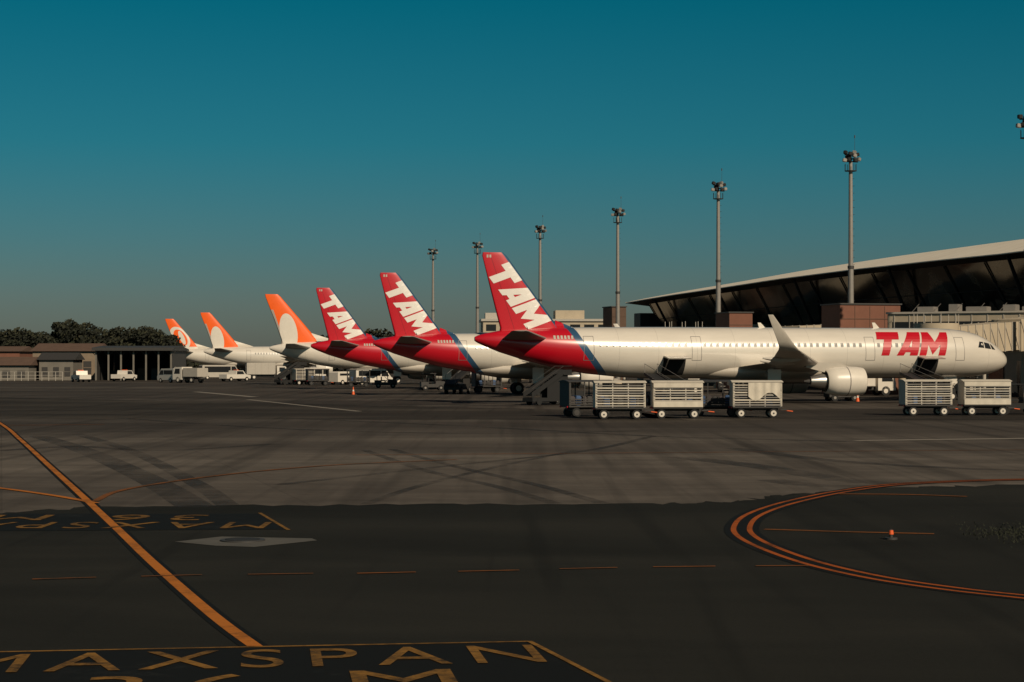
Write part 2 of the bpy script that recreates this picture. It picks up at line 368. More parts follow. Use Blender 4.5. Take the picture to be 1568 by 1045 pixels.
def letters():
    T=[[(0,.68),(.34,.68),(.34,1),(0,1)],[(.34,.68),(.70,.68),(.70,1),(.34,1)],[(.70,.68),(1.02,.68),(1.02,1),(.70,1)],[(.34,0),(.70,0),(.70,.68),(.34,.68)]]
    A_=[[(0,0),(.32,0),(.60,.66),(.60,1),(.40,1)],[(.60,0),(.96,0),(.96,1),(.60,1)],[(.38,.14),(.60,.14),(.60,.36),(.47,.36)]]
    M_=[[(0,0),(.32,0),(.32,1),(0,1)],[(.32,1),(.32,.46),(.6,.04),(.6,.58)],[(.6,.58),(.6,.04),(.88,.46),(.88,1)],[(.88,0),(1.2,0),(1.2,1),(.88,1)]]
    out=[]
    for off,gl in ((0,T),(1.04,A_),(2.08,M_)):
        for p in gl: out.append([(x+off,y) for x,y in p])
    return out,3.28
def decal(name,polys,bvh,m,parent,off=0.02,step=0.25,side=-1):
    bm=bmesh.new()
    for p in polys: bm.faces.new([bm.verts.new((x,0,z)) for x,z in p])
    xs=[v.co.x for v in bm.verts]; zs=[v.co.z for v in bm.verts]
    if step:
        for ax,lo,hi in ((0,min(xs),max(xs)),(2,min(zs),max(zs))):
            t=lo+step
            while t<hi:
                co_=[0,0,0]; co_[ax]=t; no=[0,0,0]; no[ax]=1
                bmesh.ops.bisect_plane(bm,geom=bm.verts[:]+bm.edges[:]+bm.faces[:],plane_co=co_,plane_no=no); t+=step
    for v in bm.verts:
        hit,nr,_,_=bvh.ray_cast(Vector((v.co.x,side*25,v.co.z)),Vector((0,-side,0)))
        if hit is None: v.co.y=side*0.3
        else:
            if nr.y*side<0: nr=-nr
            v.co=hit+nr*off
    me=bpy.data.meshes.new(name); bm.to_mesh(me); bm.free(); me.materials.append(m)
    o=bpy.data.objects.new(name,me); scene.collection.objects.link(o); o.parent=parent
def rect(x0,x1,z0,z1): return [(x0,z0),(x1,z0),(x1,z1),(x0,z1)]
def frame(x0,x1,z0,z1,t=0.05): return [rect(x0,x1,z0,z0+t),rect(x0,x1,z1-t,z1),rect(x0,x0+t,z0+t,z1-t),rect(x1-t,x1,z0+t,z1-t)]

ROT=math.radians(14.6)
def jet(loc,L,kind,sharklet=False,cargo=False,boeing=False):
    P=empty('passenger_jet',(*loc,0),ROT); dl=L-44.5
    sc=0.95 if boeing else 1.0
    st=[(0,5.02,.16),(.25,5.0,.3),(.8,4.95,.5),(2,4.83,.85),(4,4.6,1.24),(6.5,4.33,1.6),(9,4.13,1.83),(12,4.0,1.99),(15,3.95,2.06)]
    k=15
    while k<37.5+dl-2: k+=2.0; st.append((k,3.95,2.06))
    st+= [(a+dl,zc,r) for a,zc,r in ((37.8,3.95,2.06),(39.3,3.93,2.02),(40.5,3.88,1.93),(41.5,3.80,1.78),(42.3,3.70,1.56),(43.0,3.59,1.30),(43.6,3.48,1.0),(44.05,3.40,.70),(44.35,3.35,.42),(44.5,3.33,.12))]
    rings=[[(x,r*.96*sc*math.sin(2*math.pi*i/48),zc+r*math.cos(2*math.pi*i/48)) for i in range(48)] for x,zc,r in st]
    hm=hull_mat('fuselage_livery',kind,L); fm=fin_mat('fin_livery',kind)
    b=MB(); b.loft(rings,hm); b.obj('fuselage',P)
    if boeing: fs=[(5.0,7.2,5.7,.10),(6.2,6.6,5.0,.10),(9.0,4.2,3.6,.10),(12.1,1.5,2.1,.10),(12.45,1.1,1.75,.08)]
    else: fs=[(5.0,7.3,5.4,.10),(5.9,6.78,4.75,.10),(8.8,4.58,3.3,.10),(11.5,2.55,1.95,.10),(11.76,2.25,1.6,.07)]
    fr=[[(xle-a,bb,z) for a,bb in foil(ch,th)] for z,xle,ch,th in fs]
    f=MB(); f.loft(fr,fm); 
    d0=10.0 if boeing else 8.3; zt=7.1 if boeing else 6.5
    xl=5.8 if boeing else 6.5
    f.loft([[(d0,-.02,5.8),(d0,.02,5.8),(d0-.01,.02,5.7),(d0-.01,-.02,5.7)],[(xl,-.06,zt),(xl,.06,zt),(xl-.2,.2,5.5),(xl-.2,-.2,5.5)]],M_white if not kind=='red' else hm)
    f.obj('vertical_fin',P)
    bvh=BVHTree.FromPolygons([Vector(v) for v in b.v+f.v],b.f+[[i+len(b.v) for i in q] for q in f.f])
    t=MB()
    for s_ in (-1,1):
        t.loft(wing_rings([(0.2,6.0,5.0,3.9,.10),(1.0,5.6,5.05,3.6,.10),(6.0,2.75,5.55,1.35,.10),(6.25,2.45,5.58,.95,.08)],s_),M_grey)
    t.obj('tailplane',P)
    W=28.3+dl; wg=MB()
    for s_ in (-1,1):
        secs=[(0.5,W,2.75,8.1,.13),(2.0,W-1.0,2.85,7.2,.125),(6.2,W-3.4,3.2,4.0,.115),(12,W-6.7,3.68,2.7,.105),(16.9,W-9.5,4.1,1.6,.10)]
        wg.loft(wing_rings(secs,s_),M_lgrey)
        if sharklet:
            R=[]
            for (yy,xx,zz,ch,ang) in ((16.9,W-9.5,4.1,1.6,0),(17.4,W-9.9,4.28,1.35,.5),(17.75,W-10.4,4.7,1.1,1.0),(17.95,W-11.1,5.5,.8,1.25),(18.15,W-12.0,6.6,.40,1.3)):
                R.append([(xx-a,s_*(yy-bb*math.sin(ang)),zz+bb*math.cos(ang)) for a,bb in foil(ch,.09)])
            wg.loft(R,M_lgrey)
        for yy,xx in ((4.4,W-5.8),(7.5,W-7.2),(11.2,W-8.5)):
            zc=2.85+yy*.06
            wg.loft([[(xx+dx,s_*(yy+r*math.sin(2*math.pi*i/10)),zc+dz+r*1.3*math.cos(2*math.pi*i/10)) for i in range(10)] for dx,r,dz in ((2.0,.03,.1),(1.2,.17,-.05),(-.2,.2,-.12),(-1.5,.04,.0))],M_lgrey)
    wg.loft([[(x,r*2.0*math.sin(2*math.pi*i/24),2.45+r*.95*math.cos(2*math.pi*i/24)) for i in range(24)] for x,r in ((W+3.2,.05),(W+2.2,.6),(W+.8,.92),(W-2,1.03),(W-6,1.03),(W-9,.85),(W-11,.5),(W-12.2,.05))],hm)
    wg.obj('wings',P)
    en=MB()
    for s_ in (-1,1):
        ex=W+0.5; ey=s_*5.75; ez=1.72
        def ring(x,r,n=28,flat=0): return [(x,ey+r*math.sin(2*math.pi*i/n),ez+r*math.cos(2*math.pi*i/n)) for i in range(n)]
        en.loft([ring(ex-.35,.92),ring(ex-.05,.93),ring(ex+.04,1.0),ring(ex,1.06)],M_metal,caps=False)
        en.loft([ring(ex,1.06),ring(ex-.5,1.13),ring(ex-1.4,1.17)],M_white,caps=False)
        en.loft([ring(ex-1.4,1.17),ring(ex-1.42,1.15),ring(ex-1.46,1.15),ring(ex-1.48,1.17)],M_sign,caps=False)
        en.loft([ring(ex-1.48,1.17),ring(ex-2.4,1.1),ring(ex-3.1,.94),ring(ex-3.15,.86)],M_white,caps=False)
        en.loft([ring(ex-.35,.92),ring(ex-.8,.9)],M_dgrey,caps=False); en.add(ring(ex-.8,.9),[list(range(28))],M_dark); en.cyl((ex-.8,ey,ez),(ex-.35,ey,ez),.28,.03,M_lgrey,14)
        en.loft([ring(ex-2.9,.62),ring(ex-3.6,.56),ring(ex-4.4,.38)],M_metal); en.loft([ring(ex-4.3,.26),ring(ex-4.9,.06)],M_dgrey)
        en.prism([(ex-.9,ez+1.05),(ex-2.0,ez+1.45),(ex-4.6,ez+1.5),(ex-4.8,ez+1.1),(ex-3.2,ez+.7)],ey-.16,ey+.16,M_lgrey)
    en.obj('engines',P)
    g=MB()
    def wheel(x,y,r=.58,wd=.38):
        g.cyl((x,y-wd/2,r),(x,y+wd/2,r),r,r,M_black,20); g.cyl((x,y-wd/2-.02,r),(x,y+wd/2+.02,r),r*.5,r*.5,M_hub,14)
    mx=W-6.2
    for s_ in (-1,1):
        for q in (-.46,.46): wheel(mx,s_*3.8+q)
        g.cyl((mx,s_*3.8,.58),(mx,s_*3.6,2.9),.13,.17,M_lgrey); g.cyl((mx,s_*3.8,1.4),(mx+.2,s_*2.0,2.5),.07,.07,M_lgrey); g.cyl((mx,s_*3.8-.5,.58),(mx,s_*3.8+.5,.58),.09,.09,M_dgrey)
        g.box((mx,s_*4.15,1.9),(1.1,.05,1.5),M_white,.01)
    nx=L-5.1
    for q in (-.27,.27): wheel(nx,q,.38,.24)
    g.cyl((nx,0,.38),(nx-.1,0,2.2),.09,.12,M_lgrey); g.cyl((nx,0,1.0),(nx+1.2,0,2.1),.05,.05,M_lgrey)
    for q in (-.4,.4): g.box((nx-.2,q,1.75),(1.2,.03,.6),M_white)
    g.obj('landing_gear',P)
    for s_ in (-1,1):
        wp=[]; x=9.6
        doors=[8.35, 16.6+dl*.5, W+2.6, L-5.6] if L>42 else [8.0,L-5.2]
        while x<L-6.2:
            if not any(abs(x+.12-(d+.4))<.65 for d in doors): wp.append([(x,4.42),(x+.22,4.42),(x+.24,4.55),(x+.22,4.76),(x,4.76),(x-.02,4.55)])
            x+=.533
        decal('cabin_windows',wp,bvh,M_win,P,.012,0,s_)
        dp=[]
        for d in doors: dp+=frame(d,d+.82,3.35,5.25,.035)
        decal('door_outlines',dp,bvh,M_sign,P,.014,.3,s_)
        decal('cockpit_windows',[[(L-2.75,4.35),(L-2.1,4.28),(L-2.2,4.75),(L-2.75,4.85)],[(L-3.45,4.42),(L-2.85,4.37),(L-2.85,4.87),(L-3.2,4.9)],[(L-2.0,4.27),(L-1.62,4.22),(L-1.9,4.6),(L-2.1,4.72)]],bvh,M_glassd,P,.015,.3,s_)
    an=MB(); an.prism([(L-12,5.9),(L-11.4,5.9),(L-11.9,6.45),(L-12.15,6.45)],-.03,.03,M_white); an.prism([(L-22,5.9),(L-21.4,5.9),(L-21.9,6.4),(L-22.15,6.4)],-.03,.03,M_white)
    an.obj('antennas',P)
    if kind=='red':
        LT,wd=letters()
        def shear(p,k): return [(x+k*y,y) for x,y in p]
        s0=6.9/(wd+.3); X0=L-12.9
        decal('fuselage_title',[[ (X0+x*s0, 3.75+y*1.9) for x,y in shear(q,.28)] for q in LT],bvh,M_red,P,.02,.22,-1)
        decal('fuselage_title_port',[[ (X0+7.0-x*s0, 3.75+y*1.9) for x,y in shear(q,.28)][::-1] for q in LT],bvh,M_red,P,.02,.22,1)
        tx=Vector((.6,-.8)); up=Vector((.8,.6)); sg=5.7/wd
        base=Vector((1.05,9.95)) 
        for s_ in (-1,1):
            decal('fin_title',[[tuple(base+tx*(x*sg-.45)+up*(y*1.98)) for x,y in shear(q,.34)] for q in LT],bvh,M_fint,P,.02,.3,s_)
        decal('registration',[rect(6.0+i*.28,6.17+i*.28,5.0,5.28) for i in range(6)],bvh,M_lgrey,P,.02,0)
        decal('registration',[rect(.95+i*.22,1.09+i*.22,11.35,11.58) for i in range(2)],bvh,M_lgrey,P,.02,0)
    if cargo:
        for cx in (14.8,L-9.0):
            decal('cargo_opening',[rect(cx,cx+1.85,2.2,3.55)],bvh,M_dark,P,.02,.2)
            q=MB(); q.prism([(-1.95,3.62),(-3.15,3.45),(-3.2,3.52),(-1.95,3.72)],cx,cx+1.85,M_lgrey,axis='x')
            q.cyl((cx+.1,-1.9,2.6),(cx+.1,-2.9,3.45),.04,.04,M_metal,8); q.obj('cargo_door',P)
    return P
jet((-2.9,152),45.6,'red',True,True)
jet((-13.25,187.5),37.6,'red')
jet((-23.3,227),37.6,'red')
jet((-33.4,270),39.5,'orange',boeing=True)
jet((-59.0,375),39.5,'orange',boeing=True)
jet((-76.0,433),39.5,'orange_ring',boeing=True)

# ------------------------------------------------------------ luggage carts
def cart(x,y,rz,style=0):
    P=empty('luggage_cart',(x,y,0),rz); b=MB()
    Lc,Wc=2.9,1.55
    roofm = M_dgrey if style==3 else M_tarp
    b.box((0,0,.62),(Lc,Wc,.10),M_dgrey,.02); b.box((0,0,.50),(Lc*.9,.25,.14),M_dgrey)
    for sx in (-1,1):
        b.box((sx*.95,0,.42),(.16,1.2,.16),M_dgrey)
        b.box((sx*(Lc/2-.03),0,1.4),(.05,Wc,1.46),roofm if style!=1 else M_lgrey,.01)
    for sx in (-1,-.33,.33,1):
        for sy in (-1,1): b.box((sx*(Lc/2-.09),sy*(Wc/2-.03),1.38),(.06,.06,1.42),M_dgrey if style==3 else M_lgrey)
    pts=[(-Wc/2-.05,2.08)]+[(-Wc/2-.05+(Wc+.1)*i/8, 2.1+.10*math.sin(math.pi*i/8)) for i in range(9)]+[(Wc/2+.05,2.08)]
    b.prism(pts,-Lc/2-.06,Lc/2+.06,roofm,axis='x')
    for sy in (-1,1):
        for i in range(9 if style!=3 else 3):
            z=.76+i*.145
            mm=M_dgrey if style==3 else ((M_lgrey,M_tarp,M_steel)[(i+style)%3])
            b.box((random.uniform(-.01,.01),sy*(Wc/2+.012),z),(Lc-.1,.022,random.uniform(.045,.08)),mm,ry=random.uniform(-.006,.006))
        if style==1: b.box((0,sy*(Wc/2+.05),.84),(Lc-.05,.02,.34),M_tarp); b.box((0,sy*(Wc/2+.05),1.93),(Lc-.05,.02,.26),M_tarp)
        if style==2:
            n=14; vs=[]
            for i in range(n+1):
                xx=-Lc/2+.9+(Lc-1.0)*i/n; vs+=[(xx,sy*(Wc/2+.06+.03*math.sin(i*1.9)),2.06),(xx,sy*(Wc/2+.07+.05*math.sin(i*1.7+1)),1.25-.25*math.sin(i*.5))]
            b.add(vs,[[2*i,2*i+1,2*i+3,2*i+2] for i in range(n)],M_tarp,True)
    for i in range(7):
        b.box((-1.15+i*.38,random.uniform(-.2,.2),.67+.3),(.34,.9,random.uniform(.5,.65)),(M_lug,M_blueg,M_lug,M_dgrey)[i%4],.05)
    b.obj('body',P); w_=MB()
    for sx in (-.95,.95):
        for sy in (-.66,.66):
            yy=sy; w_.cyl((sx,yy-.1,.27),(sx,yy+.1,.27),.27,.27,M_black,20); w_.cyl((sx,yy-.115,.27),(sx,yy+.115,.27),.17,.17,M_hub if style!=3 else M_dgrey,16); w_.cyl((sx,yy-.13,.27),(sx,yy+.13,.27),.05,.05,M_dgrey,8)
    w_.cyl((Lc/2,0,.45),(Lc/2+.75,0,.36),.035,.03,M_orange,8); w_.box((Lc/2+.2,0,.45),(.4,.3,.06),M_dgrey)
    w_.box((-Lc/2-.05,.55,.6),(.04,.16,.1),M_red); w_.box((-Lc/2-.05,-.55,.6),(.04,.16,.1),M_red)
    w_.obj('wheels_and_towbar',P)
def tug(x,y,rz,body=M_dgrey,cab=True):
    P=empty('baggage_tractor',(x,y,0),rz); b=MB()
    b.prism([(-1.3,.35),(1.35,.35),(1.4,.75),(1.3,1.0),(.35,1.08),(.3,.72),(-.45,.72),(-.5,.95),(-1.3,.95)],-.62,.62,body)
    b.box((-.25,0,.9),(.5,1.0,.14),M_black,.03); b.box((-.48,0,1.15),(.12,1.0,.45),M_black,.03)
    if cab:
        for sx,sy in ((.3,.58),(.3,-.58),(-1.0,.58),(-1.0,-.58)): b.cyl((sx,sy,.95),(sx-.05,sy,1.85),.03,.03,body,8)
        b.box((-.38,0,1.88),(1.55,1.3,.07),body,.02); b.box((.3,0,1.45),(.03,1.1,.7),M_glassd)
    b.cyl((.25,0,1.0),(.02,0,1.28),.02,.02,M_black,6); b.cyl((0,0,1.27),(.03,0,1.3),.17,.17,M_black,14)
    for sx in (-.85,.9):
        for sy in (-.6,.6): b.cyl((sx,sy-.1,.3),(sx,sy+.1,.3),.3,.3,M_black,18); b.cyl((sx,sy-.11,.3),(sx,sy+.11,.3),.12,.12,M_steel,12)
    b.box((1.42,.35,.75),(.04,.2,.12),M_hub); b.box((1.42,-.35,.75),(.04,.2,.12),M_hub)
    b.obj('body',P)
def place(px,D): return (px-CX)*D/FOC
cart(place(948,113),113,.05,0); cart(place(1036,114),114,.03,1); cart(place(1157,115.5),115.5,.02,2)
cart(place(899,117),117.5,.35,3); cart(place(1098,117),118,-.1,3)
cart(place(1417,120),120,.06,0); cart(place(1504,121),120.5,.02,1); tug(place(1562,121),122,0,M_black)

# ------------------------------------------------------------ other apron vehicles
def van(x,y,rz,name='service_van',body=M_white,L=5.2,H=2.2):
    P=empty(name,(x,y,0),rz); b=MB(); h=L/2
    b.prism([(-h,.4),(h,.4),(h+.05,.95),(h-.25,1.15),(h-.95,H-.15),(h-1.2,H),(-h+.1,H),(-h,H-.15)],-.92,.92,body)
    for s_ in (-1,1):
        b.prism([(h-.5,1.2),(h-1.0,H-.25),(h-1.7,H-.25),(h-1.7,1.2)],s_*.93-.005,s_*.93+.005,M_glassd)
        b.prism([(h-1.85,1.25),(h-1.85,H-.25),(-h+.4,H-.25),(-h+.4,1.25)],s_*.93-.005,s_*.93+.005,M_glassd)
    b.add([(h-.30,-.8,1.2),(h-.30,.8,1.2),(h-.93,.75,H-.2),(h-.93,-.75,H-.2)],[[0,1,2,3]],M_glassd)
    b.box((h+.03,0,.5),(.1,1.8,.2),M_dgrey,.02)
    for sx in (-h+.9,h-.95):
        for sy in (-.85,.85): b.cyl((sx,sy-.12,.34),(sx,sy+.12,.34),.34,.34,M_black,16); b.cyl((sx,sy-.13,.34),(sx,sy+.13,.34),.18,.18,M_hub,12)
    b.obj('body',P)
def pickup(x,y,rz):
    P=empty('pickup_truck',(x,y,0),rz); b=MB()
    b.prism([(-2.6,.45),(2.55,.45),(2.6,.95),(1.5,1.1),(.95,1.7),(-.5,1.72),(-.65,1.1),(-2.6,1.1)],-.88,.88,M_white)
    for s_ in (-1,1): b.prism([(1.2,1.12),(.85,1.6),(-.4,1.62),(-.45,1.12)],s_*.89-.005,s_*.89+.005,M_glassd)
    b.add([(1.55,-.75,1.13),(1.55,.75,1.13),(1.02,.7,1.66),(1.02,-.7,1.66)],[[0,1,2,3]],M_glassd)
    b.box((0.2,0,1.78),(.3,.9,.1),M_orange,.02)
    for sx in (-1.7,1.7):
        for sy in (-.82,.82): b.cyl((sx,sy-.12,.36),(sx,sy+.12,.36),.36,.36,M_black,16); b.cyl((sx,sy-.13,.36),(sx,sy+.13,.36),.18,.18,M_hub,12)
    b.obj('body',P)
def boxtruck(x,y,rz,name='catering_truck',boxm=M_white,L=7.0,H=3.2,lift=0):
    P=empty(name,(x,y,0),rz); b=MB(); h=L/2
    b.box((0,0,.7),(L,1.0,.25),M_dgrey)
    b.prism([(h-1.8,.5),(h,.5),(h+.05,1.2),(h-.3,2.3),(h-1.8,2.35)],-1.1,1.1,M_white)
    for s_ in (-1,1): b.prism([(h-.25,1.35),(h-.5,2.1),(h-1.4,2.1),(h-1.4,1.35)],s_*1.11-.005,s_*1.11+.005,M_glassd)
    b.add([(h+.04,-.95,1.35),(h+.04,.95,1.35),(h-.2,.9,2.15),(h-.2,-.9,2.15)],[[0,1,2,3]],M_glassd)
    b.box((-1.0,0,lift+.9+(H-.9)/2),(L-2.1,2.3,H-.9),boxm,.04)
    for i in range(5): b.box((-h+.4+i*(L-2.5)/4,-1.165,lift+.9+(H-.9)/2),(.05,.03,H-1.1),M_lgrey)
    if lift:
        for s_ in (-1,1): b.cyl((-h+.5,s_*.7,.9),(h-2.4,s_*.7,.9+lift),.07,.07,M_dgrey); b.cyl((-h+.5,s_*.7,.9+lift),(h-2.4,s_*.7,.9),.07,.07,M_dgrey)
    for sx in (-h+1.3,h-1.0):
        for sy in (-.95,.95): b.cyl((sx,sy-.15,.45),(sx,sy+.15,.45),.45,.45,M_black,16); b.cyl((sx,sy-.16,.45),(sx,sy+.16,.45),.22,.22,M_hub,12)
    b.obj('body',P)
def belt_loader(x,y,rz):
    P=empty('belt_loader',(x,y,0),rz); b=MB()
    b.prism([(-2.6,.4),(2.4,.4),(2.5,.8),(1.2,1.0),(-2.6,.95)],-.8,.8,M_dgrey)
    b.prism([(-3.4,.8),(3.4,2.2),(3.4,2.35),(-3.4,1.0)],-.45,.45,M_black)
    for s_ in (-1,1): b.prism([(-3.4,.85),(3.4,2.25),(3.4,2.45),(-3.4,1.05)],s_*.5-.03,s_*.5+.03,M_dgrey); b.cyl((-3.0,s_*.5,1.9),(3.3,s_*.5,3.1),.02,.02,M_steel,6); b.cyl((-3.0,s_*.5,1.0),(-3.0,s_*.5,1.9),.02,.02,M_steel,6); b.cyl((3.3,s_*.5,2.3),(3.3,s_*.5,3.1),.02,.02,M_steel,6)
    b.cyl((.5,.3,.9),(1.5,.3,1.8),.07,.07,M_metal); b.box((1.7,-.5,1.2),(.7,.6,.6),M_dgrey,.04)
    for sx in (-1.7,1.6):
        for sy in (-.75,.75): b.cyl((sx,sy-.12,.38),(sx,sy+.12,.38),.38,.38,M_black,16); b.cyl((sx,sy-.13,.38),(sx,sy+.13,.38),.16,.16,M_steel,12)
    b.obj('body',P)
def stairs(x,y,rz,k=.85):
    P=empty('passenger_stairs',(x,y,0),rz); P.scale=(k,k,k); b=MB()
    b.prism([(-3,.4),(2.6,.4),(2.7,.8),(-3,.8)],-.8,.8,M_black)
    n=15
    for i in range(n): b.box((-2.8+i*.32,0,.85+i*.175),(.34,1.2,.05),M_black)
    b.box((2.5,0,3.35),(1.4,1.6,.1),M_black)
    for s_ in (-1,1):
        b.prism([(-3,.8),(1.9,3.3),(3.2,3.3),(3.2,3.9),(1.9,3.9),(-3,1.4)],s_*.68-.02,s_*.68+.02,M_black)
        b.prism([(-.5,.8),(2.7,.8),(2.7,3.3),(1.9,3.3),(-.5,2.05)],s_*.55-.02,s_*.55+.02,M_black)
        b.cyl((-3,s_*.68,1.8),(1.9,s_*.68,4.3),.025,.025,M_dgrey,6); b.cyl((1.9,s_*.68,4.3),(3.2,s_*.68,4.3),.025,.025,M_dgrey,6)
    for sx in (-2,1.8):
        for sy in (-.75,.75): b.cyl((sx,sy-.12,.38),(sx,sy+.12,.38),.38,.38,M_black,16)
    b.obj('body',P)
def cone(x,y):
    P=empty('traffic_cone',(x,y,0)); b=MB(); b.box((0,0,.02),(.42,.42,.04),M_black,.01); b.cyl((0,0,.04),(0,0,.35),.16,.10,M_orange,14); b.cyl((0,0,.35),(0,0,.5),.10,.075,M_white,14); b.cyl((0,0,.5),(0,0,.78),.075,.03,M_orange,14); b.obj('cone',P)
for px,D in ((1313,158),(541,190)): cone(place(px,D),D)
stairs(place(838,147),148,ROT+.5,.68); belt_loader(place(1022,143),145,ROT+math.pi/2)
belt_loader(place(1425,150),152,ROT+math.pi/2)
tug(place(1325,150),161,ROT); boxtruck(place(1322,185),186,ROT,'catering_truck',L=6)
pickup(place(124,300),300,math.pi-1.1); pickup(place(190,312),312,1.25); tug(place(866,150),152,0.3,M_black)
van(place(258,290),292,2.3,L=4.6,H=2.1); boxtruck(place(290,287),288,math.pi-.6,'service_truck',M_lgrey,L=5,H=2.2)
van(place(568,262),262,0.6,'minibus',L=5.6,H=2.2); van(place(527,268),268,0.9,L=4.4,H=1.8)
boxtruck(place(402,330),335,ROT,'fuel_truck',M_lgrey,7,2.9)
van(place(484,300),300,0.9,L=4.6); tug(place(660,215),218,0.2); tug(place(585,230),236,.1)
cart(place(460,265),268,.6,0); cart(place(440,268),274,.8,1); pickup(place(360,310),310,0.9)
van(place(330,335),340,0.5,'bus',M_lgrey,7,2.5); cart(place(486,262),262,.3,3); cart(place(548,245),246,.1,3); cart(place(745,205),206,.3,3)
stairs(place(442,266),268,ROT+.6,.8); belt_loader(place(700,196),198,ROT+1.1)

# ------------------------------------------------------------ floodlight masts
def mast(px,D,h=25.0):
    P=empty('floodlight_mast',(place(px,D),D,0),random.uniform(-.6,.6)); b=MB()
    b.cyl((0,0,0),(0,0,.5),.6,.55,M_cream,16); b.cyl((0,0,.5),(0,0,h*.52),.36,.28,M_steel,16); b.cyl((0,0,h*.52),(0,0,h-1.2),.26,.19,M_steel,16)
    b.cyl((0,0,h*.52-.2),(0,0,h*.52+.1),.34,.34,M_dgrey,16)
    for k in range(60): 
        if k%2: b.box((.36,0,1+k*.37),(.05,.3,.03),M_dgrey)
    b.cyl((0,0,h-2.15),(0,0,h-2.08),.62,.62,M_black,16)
    for i in range(8):
        a=i*math.pi/4; b.cyl((.6*math.cos(a),.6*math.sin(a),h-2.1),(.6*math.cos(a),.6*math.sin(a),h-1.4),.025,.025,M_black,6)
    b.cyl((0,0,h-1.2),(0,0,h-.2),.12,.12,M_black,12)
    b.box((0,0,h-1.15),(1.7,.12,.12),M_black); b.box((0,0,h-.45),(1.4,.12,.12),M_black); b.box((0,0,h-.9),(.12,1.5,.12),M_black)
    for j,(xx,yy,zz) in enumerate(((-.85,-.2,-1.05),(-.45,-.3,-.95),(.4,-.3,-1.0),(.85,-.2,-.9),(-.7,-.15,-.25),(-.2,-.3,-.35),(.3,-.25,-.2),(.75,-.1,-.4),(0,.6,-.6),(0,-.75,-.6))):
        b.box((xx,yy,h+zz),(.42,.36,.36),M_black if j%3 else M_steel,.05,rz=random.uniform(-.7,.7),ry=random.uniform(-.4,.4))
    b.cyl((.5,0,h-1.0),(.5,0,h+1.5),.025,.012,M_dgrey,6); b.box((.5,0,h+1.45),(.08,.08,.3),M_dgrey)
    b.obj('mast',P)
for px,D in ((663,379),(731,358),(827,314),(946,278),(1100,237),(1303,202),(1574,172)): mast(px,D)

